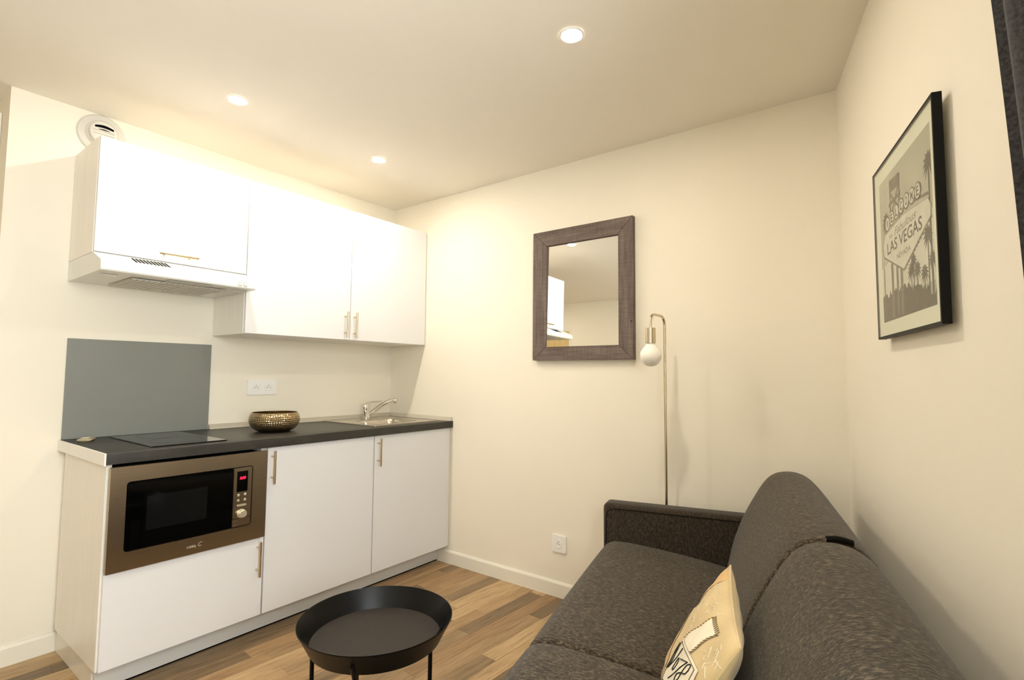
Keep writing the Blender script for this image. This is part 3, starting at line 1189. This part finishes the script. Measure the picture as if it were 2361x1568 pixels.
q.cyl((LXP, LYP, 1.13), (LXP, LYP, 1.138), 0.0068, seg=16)
put('collar', q, 'lamp_metal', t)
q = B()
q.lathe([(0.0001, 0.0675), (0.0225, 0.0675), (0.0225, 0.0), (0.0205, 0.0), (0.0205, 0.01), (0.0001, 0.01)], lambda x, y, h: Vector((BX+x, BY+y, 1.352+h)), 36)
put('bulb_holder', q, 'lamp_metal', t, ang=40)
prof = [(0.0001, 1.2480)] + [(0.0475*sin(a), 1.2955-0.0475*cos(a)) for a in [pi*i/16 for i in range(1, 13)]] + [(0.024, 1.341), (0.0185, 1.350), (0.0180, 1.361)]
q = B()
q.lathe(prof, lambda x, y, h: Vector((BX+x, BY+y, h)), 40)
put('globe_bulb', q, 'opal_glass', t, ang=60)

# ================================================================== SOFA
t = thing('sofa', 'dark grey-brown fabric sofa with two rounded back cushions against the wall', 'sofa', UV(1.07, 0.5, 0), RA)
sofa = t
UA0, UA1 = 0.010, 0.112           # far arm
US = 1.068                        # split between the cushions
UN = 2.020                        # near arm


def inset_profile(prof, d_):
    n = len(prof)
    cx_ = sum(p[0] for p in prof)/n
    out = []
    area = sum(prof[i][0]*prof[(i+1) % n][1]-prof[(i+1) % n][0]*prof[i][1] for i in range(n))
    sg = 1 if area > 0 else -1
    for i in range(n):
        p0, p1, p2 = prof[i-1], prof[i], prof[(i+1) % n]
        tx, ty = p2[0]-p0[0], p2[1]-p0[1]
        L = max(1e-9, sqrt(tx*tx+ty*ty))
        nx, ny = -ty/L*sg, tx/L*sg
        out.append((p1[0]+nx*d_, p1[1]+ny*d_))
    return out


def cushion_loft(prof, ua, ub, r=0.03, crown=0.0, nmid=10):
    rings = []
    st = []
    for i in range(7):
        a = pi/2*i/6
        st.append((ua + r*(1-cos(a)), r*(1-sin(a))))
    for i in range(1, nmid):
        st.append((ua+r + (ub-ua-2*r)*i/nmid, 0.0))
    for i in range(7):
        a = pi/2*(6-i)/6
        st.append((ub - r*(1-cos(a)), r*(1-sin(a))))
    for u_, ins in st:
        s_ = (u_-ua)/(ub-ua)
        cr = crown*(1-(2*s_-1)**4)
        rings.append([UV(u_, a, c_) for a, c_ in inset_profile(prof, ins-cr)])
    q_ = B()
    q_.loft(rings)
    return q_


BP = [(0.470, 0.395), (0.456, 0.437), (0.433, 0.535), (0.410, 0.603), (0.382, 0.670), (0.333, 0.761), (0.303, 0.804), (0.278, 0.824), (0.250, 0.834), (0.208, 0.836), (0.163, 0.819),
      (0.120, 0.772), (0.092, 0.700), (0.074, 0.560), (0.070, 0.400), (0.090, 0.330), (0.280, 0.320), (0.440, 0.335)]
bp = [(p.x, p.y) for p in spline([Vector((a, c_, 0)) for a, c_ in BP], 3, closed=True)]
for ua, ub in ((UA1+0.002, US-0.001), (US+0.001, UN-0.002)):
    put('back_cushion', cushion_loft(bp, ua, ub, 0.022, 0.003), 'sofa_cloth', t, ang=70)
SP = [(0.420, 0.418), (0.470, 0.436), (0.600, 0.456), (0.760, 0.474), (0.870, 0.481), (0.925, 0.476), (0.957, 0.455), (0.968, 0.415), (0.968, 0.340), (0.955, 0.300), (0.900, 0.288), (0.600, 0.288), (0.430, 0.300), (0.405, 0.360)]
sp_ = [(p.x, p.y) for p in spline([Vector((a, c_, 0)) for a, c_ in SP], 3, closed=True)]
for ua, ub in ((UA1+0.002, US-0.001), (US+0.001, UN-0.002)):
    put('seat_cushion', cushion_loft(sp_, ua, ub, 0.020, 0.003), 'sofa_cloth', t, ang=70)
for ua, ub in ((UA0, UA1), (UN, UN+0.102)):
    q = B()
    q.box(ua, ub, 0.075, 0.972, 0.085, 0.636, 0.024, 5, fn=uvfn)
    arm = put('arm', q, 'sofa_cloth_side', t, ang=70)
    q = B()
    ui = ub-0.010 if ua < 1 else ua+0.010
    us_ = ub+0.0004 if ua < 1 else ua-0.0004
    q.tube([UV(us_, v_, z_) for v_, z_ in ((0.30, 0.616), (0.90, 0.616), (0.935, 0.612), (0.953, 0.595), (0.957, 0.56), (0.957, 0.30))], 0.0016, 6)
    put('arm_seam', q, 'seam_dark', arm)
q = B()
q.box(UA1+0.002, UN-0.002, 0.10, 0.945, 0.085, 0.286, 0.012, 3, fn=uvfn)
put('base', q, 'sofa_cloth', t, ang=70)
for uu in (0.16, 1.98):
    for v_ in (0.14, 0.90):
        q = B()
        c_ = UV(uu, v_)
        q.lathe([(0.020, 0.0005), (0.026, 0.086)], lambda x, y, h, c_=c_: c_ + Vector((x, y, h)), 20)
        put('leg', q, 'black_steel', t)
# dark fabric pull loop in the joint of the two back cushions
q = B()
lp = []
path = spline([Vector((0.230, 0.8320, 0)), Vector((0.205, 0.8345, 0)), Vector((0.176, 0.8290, 0))], 6)
rings = []
for i, p in enumerate(path):
    s_ = i/(len(path)-1)
    rad = 0.0085
    rings.append([UV(US-0.012+rad*1.1*cos(2*pi*j/16), p.x, p.y+0.004+rad*0.75*sin(2*pi*j/16)) for j in range(16)])
inner = []
for i, p in enumerate(path):
    rad = 0.0068
    inner.append([UV(US-0.012+rad*1.1*cos(2*pi*j/16), p.x, p.y+0.004+rad*0.75*sin(2*pi*j/16)) for j in range(16)])
q.loft(rings + inner[::-1] + [rings[0]], cap=False)
put('pull_loop', q, 'seam_dark', t, ang=60, label='dark fabric loop in the joint')

# ================================================================== CUSHION
PB, PT = Vector((0.5775, 0.4874)), Vector((0.426, 0.7435))      # bottom and top edge (v, z)
PU0, PU1 = 1.0498, 1.4696
PYAW = -0.041
t = thing('throw_pillow', 'beige patchwork throw pillow lettered No78, leaning on the sofa back', 'pillow', UV(1.29, 0.6, 0.478), RA)
pe = (PT-PB)
PL = pe.length
pe = pe/PL
pn = Vector((pe.y, -pe.x))
if pn.x < 0:
    pn = -pn
PTHF, PTHB = 0.0365, 0.056


def pil(p, q_, side, off=0.0):
    """p -1 far .. 1 near, q -1 bottom .. 1 top; side +1 room face, -1 sofa face"""
    th = (PTHF if side > 0 else PTHB)*(max(0.0, (1-p*p))**0.42)*(max(0.0, (1-q_*q_))**0.42)
    wr = 0.0035*sin(7*p+3*q_*q_)*sin(9*q_-2*p)*(1-p*p)*(1-q_*q_)
    edge = max(abs(p), abs(q_))
    wr += 0.004*sin(14*(p-q_)+1.0)*(edge**6)*(1-edge)*6
    pu = p*(1-0.055*(1-q_*q_))
    qq = q_*(1-0.055*(1-p*p))
    u_ = (PU0+PU1)/2 + pu*(PU1-PU0)/2
    h = qq*PL/2
    c_ = (PB+PT)/2 + pe*h + pn*(side*(th+wr*0.8) + off)
    uc_, vc_ = (PU0+PU1)/2, (PB.x+PT.x)/2
    du_, dv_ = u_-uc_, c_.x-vc_
    return UV(uc_ + du_*cos(PYAW) - dv_*sin(PYAW), vc_ + du_*sin(PYAW) + dv_*cos(PYAW), c_.y)


def warp(s_):
    x = 2*s_-1
    return math.copysign(1-(1-abs(x))**1.6, x)


for sd, nm in ((1, 'front_cloth'), (-1, 'back_cloth')):
    q = B()
    q.grid(lambda a, c_, sd=sd: pil(warp(a), warp(c_), sd), 44, 44)
    put(nm, q, 'cushion_beige', t, ang=80)
# piping along the edge
q = B()
edge = [(-1+2*i/40, 1.0) for i in range(40)] + [(1.0, 1-2*i/40) for i in range(40)] + [(1-2*i/40, -1.0) for i in range(40)] + [(-1.0, -1+2*i/40) for i in range(41)]
q.tube([pil(a, c_, 1) for a, c_ in edge], 0.0022, 6)
put('piping', q, 'cushion_beige', t)


def patch(nm, corners, mat, off=0.0016, n=10, lab=None):
    q_ = B()
    (a, b_, c_, d_) = [Vector(x) for x in corners]

    def f(s_, r_):
        z_ = a.lerp(b_, s_).lerp(d_.lerp(c_, s_), r_)
        return pil(z_.x, z_.y, 1, off)
    q_.grid(f, n, n)
    return put(nm, q_, mat, t, ang=80, label=lab)


patch('patch', [(-0.985, 0.30), (-0.985, 0.985), (-0.54, 0.99), (-0.80, 0.30)], 'cushion_tan', 0.0012, lab='tan corner patch')
patch('patch', [(-0.97, -0.92), (-0.97, 0.22), (-0.60, 0.05), (-0.12, -0.92)], 'cushion_tan', 0.0012, lab='tan patch at the far edge')
patch('patch', [(0.01, 0.11), (0.28, 0.80), (0.63, 0.80), (0.45, 0.24)], 'cushion_cream', 0.0014, lab='plain cream patch')
patch('patch', [(0.05, -0.80), (0.0, 0.10), (0.84, 0.35), (0.95, -0.55)], 'cushion_cream', 0.0020, lab='cream patch with handwriting')


def strokes(nm, lines, rad, mat, off=0.0028):
    q_ = B()
    for ln in lines:
        pts = spline([Vector((a, c_, 0)) for a, c_ in ln], 6) if len(ln) > 2 else [Vector((*ln[0], 0)).lerp(Vector((*ln[1], 0)), i/6) for i in range(7)]
        q_.tube([pil(p.x, p.y, 1, off) for p in pts], rad, 5)
    return put(nm, q_, mat, t)


wr_ = [[(0.04, -0.42), (0.0, -0.20), (-0.015, 0.0)], [(-0.015, 0.0), (0.06, -0.20), (0.10, -0.36)], [(0.10, -0.36), (0.16, -0.10), (0.235, 0.10)],
       [(0.27 + 0.045*cos(0.6+2*pi*i/8), -0.13 + 0.10*sin(0.6+2*pi*i/8)) for i in range(9)],
       [(0.34, 0.02), (0.45, 0.10), (0.56, 0.18)], [(0.56, 0.18), (0.45, -0.10), (0.33, -0.33)],
       [(0.70, 0.18), (0.66, 0.24), (0.60, 0.17), (0.61, 0.06), (0.62, -0.05), (0.56, -0.16), (0.52, -0.08), (0.60, 0.03), (0.68, 0.10), (0.70, 0.18)]]
strokes('lettering', wr_, 0.0012, 'ink_black')
strokes('label_border', [[(0.04, 0.07), (0.78, 0.29)], [(0.78, 0.29), (0.88, -0.50)], [(0.04, 0.07), (0.09, -0.72)]], 0.0006, 'ink_black')
strokes('underline', [[(0.16, -0.52), (0.35, -0.46), (0.60, -0.36)]], 0.0011, 'ink_black')
st_ = []


def along(p0, p1, n, dx, dy):
    for i in range(n):
        f_ = (i+0.5)/n
        a_, c_ = p0[0]+(p1[0]-p0[0])*f_, p0[1]+(p1[1]-p0[1])*f_
        st_.append([(a_-dx, c_-dy), (a_+dx, c_+dy)])


along((0.28, 0.80), (0.63, 0.80), 10, 0.004, 0.035)
along((0.63, 0.80), (0.45, 0.24), 9, 0.022, 0.03)
along((0.01, 0.11), (0.28, 0.80), 11, 0.016, 0.02)
strokes('stitching', st_, 0.0008, 'stitch_thread')['kind'] = 'stuff'
rs = random.Random(5)
fw_ = []
for i in range(46):
    a, c_ = (rs.uniform(-0.70, 0.25), rs.uniform(0.15, 0.88)) if i < 34 else (rs.uniform(0.66, 0.9), rs.uniform(0.45, 0.85))
    if a > -0.05 and c_ < 2.6*a+0.15 and a < 0.64:
        continue
    fw_.append([(a, c_), (a+rs.uniform(0.0, 0.05), c_+rs.uniform(-0.06, 0.06)), (a+rs.uniform(0.04, 0.10), c_+rs.uniform(-0.08, 0.08))])
strokes('script_print', fw_, 0.0006, 'white_thread', 0.0006)['kind'] = 'stuff'

# ================================================================== PICTURE
PS0, PS1, PZ0, PZ1 = 0.668, 1.168, 1.318, 1.802
PVB, PVF = 0.0125, 0.030
t = thing('picture', 'black-framed black and white sign photo with cream mount over the sofa', 'picture', UV((PS0+PS1)/2, 0.02, PZ0), RA)


def pp_(a, c_, v_):
    return UV(PS0 + a*(PS1-PS0), v_, PZ0 + c_*(PZ1-PZ0))


pq = lambda a, c_, s: UV(a, s, c_)
q = B()
q.ring([(PS0, PZ0), (PS1, PZ0), (PS1, PZ1), (PS0, PZ1)], [(PS0+0.006, PZ0+0.006), (PS1-0.006, PZ0+0.006), (PS1-0.006, PZ1-0.006), (PS0+0.006, PZ1-0.006)], PVB, PVF, pq)
put('frame', q, 'black_frame', t, smooth=False)
q = B()
q.box(PS0+0.005, PS1-0.005, PVB+0.001, PVF-0.0040, PZ0+0.005, PZ1-0.005, fn=uvfn)
mtb = put('mount', q, 'mat_board', t, smooth=False)
V0 = PVF-0.0039
lay = [0]


def flat(nm, polys, mat, step=True):
    if step:
        lay[0] += 1
    q_ = B()
    v_ = V0 + lay[0]*0.00004
    for poly in polys:
        q_.face([pp_(a, c_, v_) for a, c_ in poly])
    o = put(nm, q_, mat, mtb, smooth=False, weld=False)
    return o


A0, A1, C0, C1 = 0.105, 0.935, 0.090, 0.902
flat('print_sky', [[(A0, C0), (A1, C0), (A1, C1), (A0, C1)]], 'print_sky')
flat('print_clouds', [[(A0, 0.20), (A1, 0.20), (A1, 0.52), (A0, 0.40)]], 'print_light')
# bushes
rp = random.Random(3)
pts = [(A0, C0)]
for i in range(41):
    x = A0 + (A1-A0)*i/40
    h = 0.24 - 0.10*max(0, (x-0.55))/0.4 + rp.uniform(-0.02, 0.025)
    pts.append((x, h))
pts.append((A1, C0))
flat('print_bushes', [pts], 'print_dark')
# palms


def palm(x, y0_, y1_, r_, wtr=0.010, n=11):
    pl_ = [[(x-wtr, y0_), (x+wtr, y0_), (x+wtr*0.7, y1_), (x-wtr*0.7, y1_)]]
    for i in range(n):
        a = -0.9 + (pi+1.8)*i/(n-1)
        tx, ty = cos(a), sin(a)
        pl_.append([(x, y1_-0.012), (x + tx*r_*0.5 - ty*r_*0.16, y1_ + ty*r_*0.5 + tx*r_*0.16), (x + tx*r_, y1_ + ty*r_ - r_*0.25), (x + tx*r_*0.5 + ty*r_*0.12, y1_ + ty*r_*0.5 - tx*r_*0.12)])
    return pl_


for a in ((0.900, C0+0.005, 0.735, 0.075, 0.012), (0.858, C0+0.005, 0.415, 0.065, 0.009), (0.215, 0.55, 0.655, 0.075, 0.012), (0.617, C0+0.01, 0.300, 0.060, 0.008), (0.705, C0+0.01, 0.290, 0.055, 0.010), (0.80, C0+0.01, 0.255, 0.055, 0.008), (0.905, C0+0.005, 0.30, 0.050, 0.008), (0.655, C0+0.01, 0.34, 0.05, 0.008)):
    pls = palm(*a)
    pls = [[(max(A0, min(A1, x)), max(C0, min(C1, y))) for x, y in p_] for p_ in pls]
    flat('print_palm', pls, 'print_dark')
# sign posts and lattice tower
flat('print_posts', [[(x-w_, C0+0.01), (x+w_, C0+0.01), (x+w_, 0.40), (x-w_, 0.40)] for x, w_ in ((0.306, 0.020), (0.394, 0.018), (0.466, 0.020), (0.150, 0.008))], 'print_mid')
flat('print_tower', [[(0.300, 0.60), (0.322, 0.60), (0.330, 0.855), (0.308, 0.858)], [(0.455, 0.60), (0.478, 0.60), (0.486, 0.845), (0.462, 0.848)],
                     [(0.305, 0.790), (0.486, 0.780), (0.486, 0.846), (0.308, 0.858)], [(0.285, 0.715), (0.495, 0.725), (0.495, 0.745), (0.285, 0.735)]], 'print_mid')
flat('print_lattice', [[(0.310, 0.66), (0.325, 0.65), (0.475, 0.78), (0.460, 0.79)], [(0.460, 0.65), (0.475, 0.66), (0.325, 0.79), (0.310, 0.78)]], 'print_mid')
flat('print_bar', [[(0.46, 0.672), (0.91, 0.600), (0.91, 0.585), (0.46, 0.655)]], 'print_mid')
# sign board
SG = [(0.150, 0.520), (0.170, 0.462), (0.508, 0.330), (0.905, 0.490), (0.912, 0.540), (0.880, 0.575), (0.520, 0.605), (0.190, 0.580)]
sg2 = [(p.x, p.y) for p in spline([Vector((a, c_, 0)) for a, c_ in SG], 1, closed=True)]
cen = (0.52, 0.49)
flat('print_sign_edge', [[(cen[0]+(a-cen[0])*1.03, cen[1]+(c_-cen[1])*1.05-0.004) for a, c_ in sg2]], 'print_mid')
flat('print_sign', [sg2], 'print_light')
# dotted bulbs along the lower right edge
flat('print_bulbs', [[(0.53+0.38*i/13, 0.335+0.152*i/13-0.012), (0.545+0.38*i/13, 0.335+0.152*i/13-0.012), (0.545+0.38*i/13, 0.335+0.152*i/13+0.002), (0.53+0.38*i/13, 0.335+0.152*i/13+0.002)] for i in range(14)], 'print_mid')


def ptxt(nm, body, ca_, cc_, width, height, mat, shear=0.0, bold=0.0):
    lay[0] += 1
    v_ = V0 + lay[0]*0.00004
    raw = text_bm(body, 1.0, lambda a, c_: Vector((a, c_, 0)), shear=shear, bold=bold)
    xs_ = [v.co.x for v in raw.b.verts]
    ys_ = [v.co.y for v in raw.b.verts]
    wx, hy = max(xs_)-min(xs_), max(ys_)-min(ys_)
    mx_, my_ = (max(xs_)+min(xs_))/2, (max(ys_)+min(ys_))/2
    for v in raw.b.verts:
        v.co = pp_(ca_ + (v.co.x-mx_)/wx*width, cc_ + (v.co.y-my_)/hy*height, v_)
    put(nm, raw, mat, mtb, smooth=False)


ptxt('print_lettering', 'LAS VEGAS', 0.513, 0.492, 0.565, 0.066, 'print_dark', bold=0.015)
ptxt('print_lettering', 'NEVADA', 0.512, 0.414, 0.225, 0.026, 'print_dark')
ptxt('print_lettering', 'Fabulous', 0.545, 0.557, 0.35, 0.042, 'print_mid', shear=0.4)
ptxt('print_lettering', 'TO', 0.300, 0.548, 0.060, 0.020, 'print_mid')
for i, ch in enumerate('WELCOME'):
    a = 0.252 + (0.760-0.252)*i/6
    cc = 0.632 + 0.016*sin(pi*i/6) + 0.018*i/6
    flat('print_disc', [[(a + 0.043*cos(2*pi*j/20), cc + 0.043*sin(2*pi*j/20)) for j in range(20)]], 'print_mid')
    lay[0] += 1
    flat('print_disc', [[(a + 0.035*cos(2*pi*j/20), cc + 0.035*sin(2*pi*j/20)) for j in range(20)]], 'print_light')
    ptxt('print_lettering', ch, a, cc, 0.036, 0.046, 'print_dark', bold=0.02)
q = B()
q.box(PS0+0.006, PS1-0.006, PVF-0.0006, PVF-0.0001, PZ0+0.006, PZ1-0.006, fn=uvfn)
put('glass', q, 'clear_glass', t, smooth=False)

# ================================================================== TRAY TABLE
TX, TY = -1.479, -1.731
t = thing('tray_table', 'round black metal tray table between the kitchen and the sofa', 'table', (TX, TY, 0))
pt = lambda x, y, h: Vector((TX+x, TY+y, h))
q = B()
q.lathe([(0.1855, 0.4375), (0.1870, 0.4380), (0.2175, 0.4960), (0.2195, 0.4985), (0.2195, 0.5010), (0.2178, 0.5015), (0.2155, 0.4975), (0.1850, 0.4460), (0.1840, 0.4440)], pt, 96, close=True)
tr_ = put('tray_wall', q, 'black_steel', t, ang=40)
q = B()
q.lathe([(0.0001, 0.4380), (0.1850, 0.4380), (0.1842, 0.4450), (0.0001, 0.4450)], pt, 96)
put('tray_bottom', q, 'tray_floor', t, ang=40)
LCX, LCY = TX-0.008, TY+0.010
for a_deg in (66, 128, 218, 308):
    a = radians(a_deg)
    dx_, dy_ = cos(a), sin(a)
    q = B()

    def lpnt(r_, z_, dx_=dx_, dy_=dy_):
        return Vector((LCX + dx_*r_, LCY + dy_*r_, z_))
    q.tube([lpnt(0.168, 0.001), lpnt(0.170, 0.20), lpnt(0.171, 0.405), lpnt(0.176, 0.425), lpnt(0.190, 0.445), lpnt(0.206, 0.468)], [0.0062]*4+[0.0058, 0.0050], 12)
    lg = put('leg', q, 'black_steel', t)
    q = B()
    q.tube([lpnt(0.171, 0.400), lpnt(0.165, 0.424), lpnt(0.150, 0.4325)], 0.0055, 10)
    put('bracket', q, 'black_steel', lg)
q = B()
q.lathe([(0.150-0.005, 0.4315), (0.150, 0.4265), (0.155, 0.4315), (0.150, 0.4365)], lambda x, y, h: Vector((LCX+x, LCY+y, h)), 64, close=True)
put('support_ring', q, 'black_steel', t, ang=60)

# ================================================================== CURTAIN
t = thing('curtain', 'dark charcoal fabric curtain hanging at the right edge', 'curtain', UV(1.75, 0.09, 0.88), RA)
q = B()
NS, NZ = 64, 24
rows = []
for j in range(NZ+1):
    z_ = 0.885 + (2.323-0.885)*j/NZ
    ue = 1.518 + max(-0.6, (1.74-z_))*0.116
    front_, back_ = [], []
    for i in range(NS+1):
        s_ = i/NS
        u_ = ue + (2.02-ue)*s_
        v_ = 0.060 - 0.020*sin(2*pi*s_*4.2) + 0.006*sin(3*z_+5*s_)
        front_.append(UV(u_, v_+0.0022, z_))
        back_.append(UV(u_, v_-0.0022, z_))
    rows.append(front_ + back_[::-1])
q.loft(rows)
put('cloth', q, 'curtain_fabric', t, ang=70)
q = B()
hem = []
for i in range(NS+1):
    s_ = i/NS
    ue = 1.518 + (1.74-0.93)*0.116
    hem.append(UV(ue + (2.02-ue)*s_, 0.060 - 0.020*sin(2*pi*s_*4.2) + 0.006*sin(3*0.93+5*s_) + 0.0024, 0.93))
q.tube(hem, 0.0012, 5)
put('hem_seam', q, 'seam_dark', t)
print('single planks', n_single)
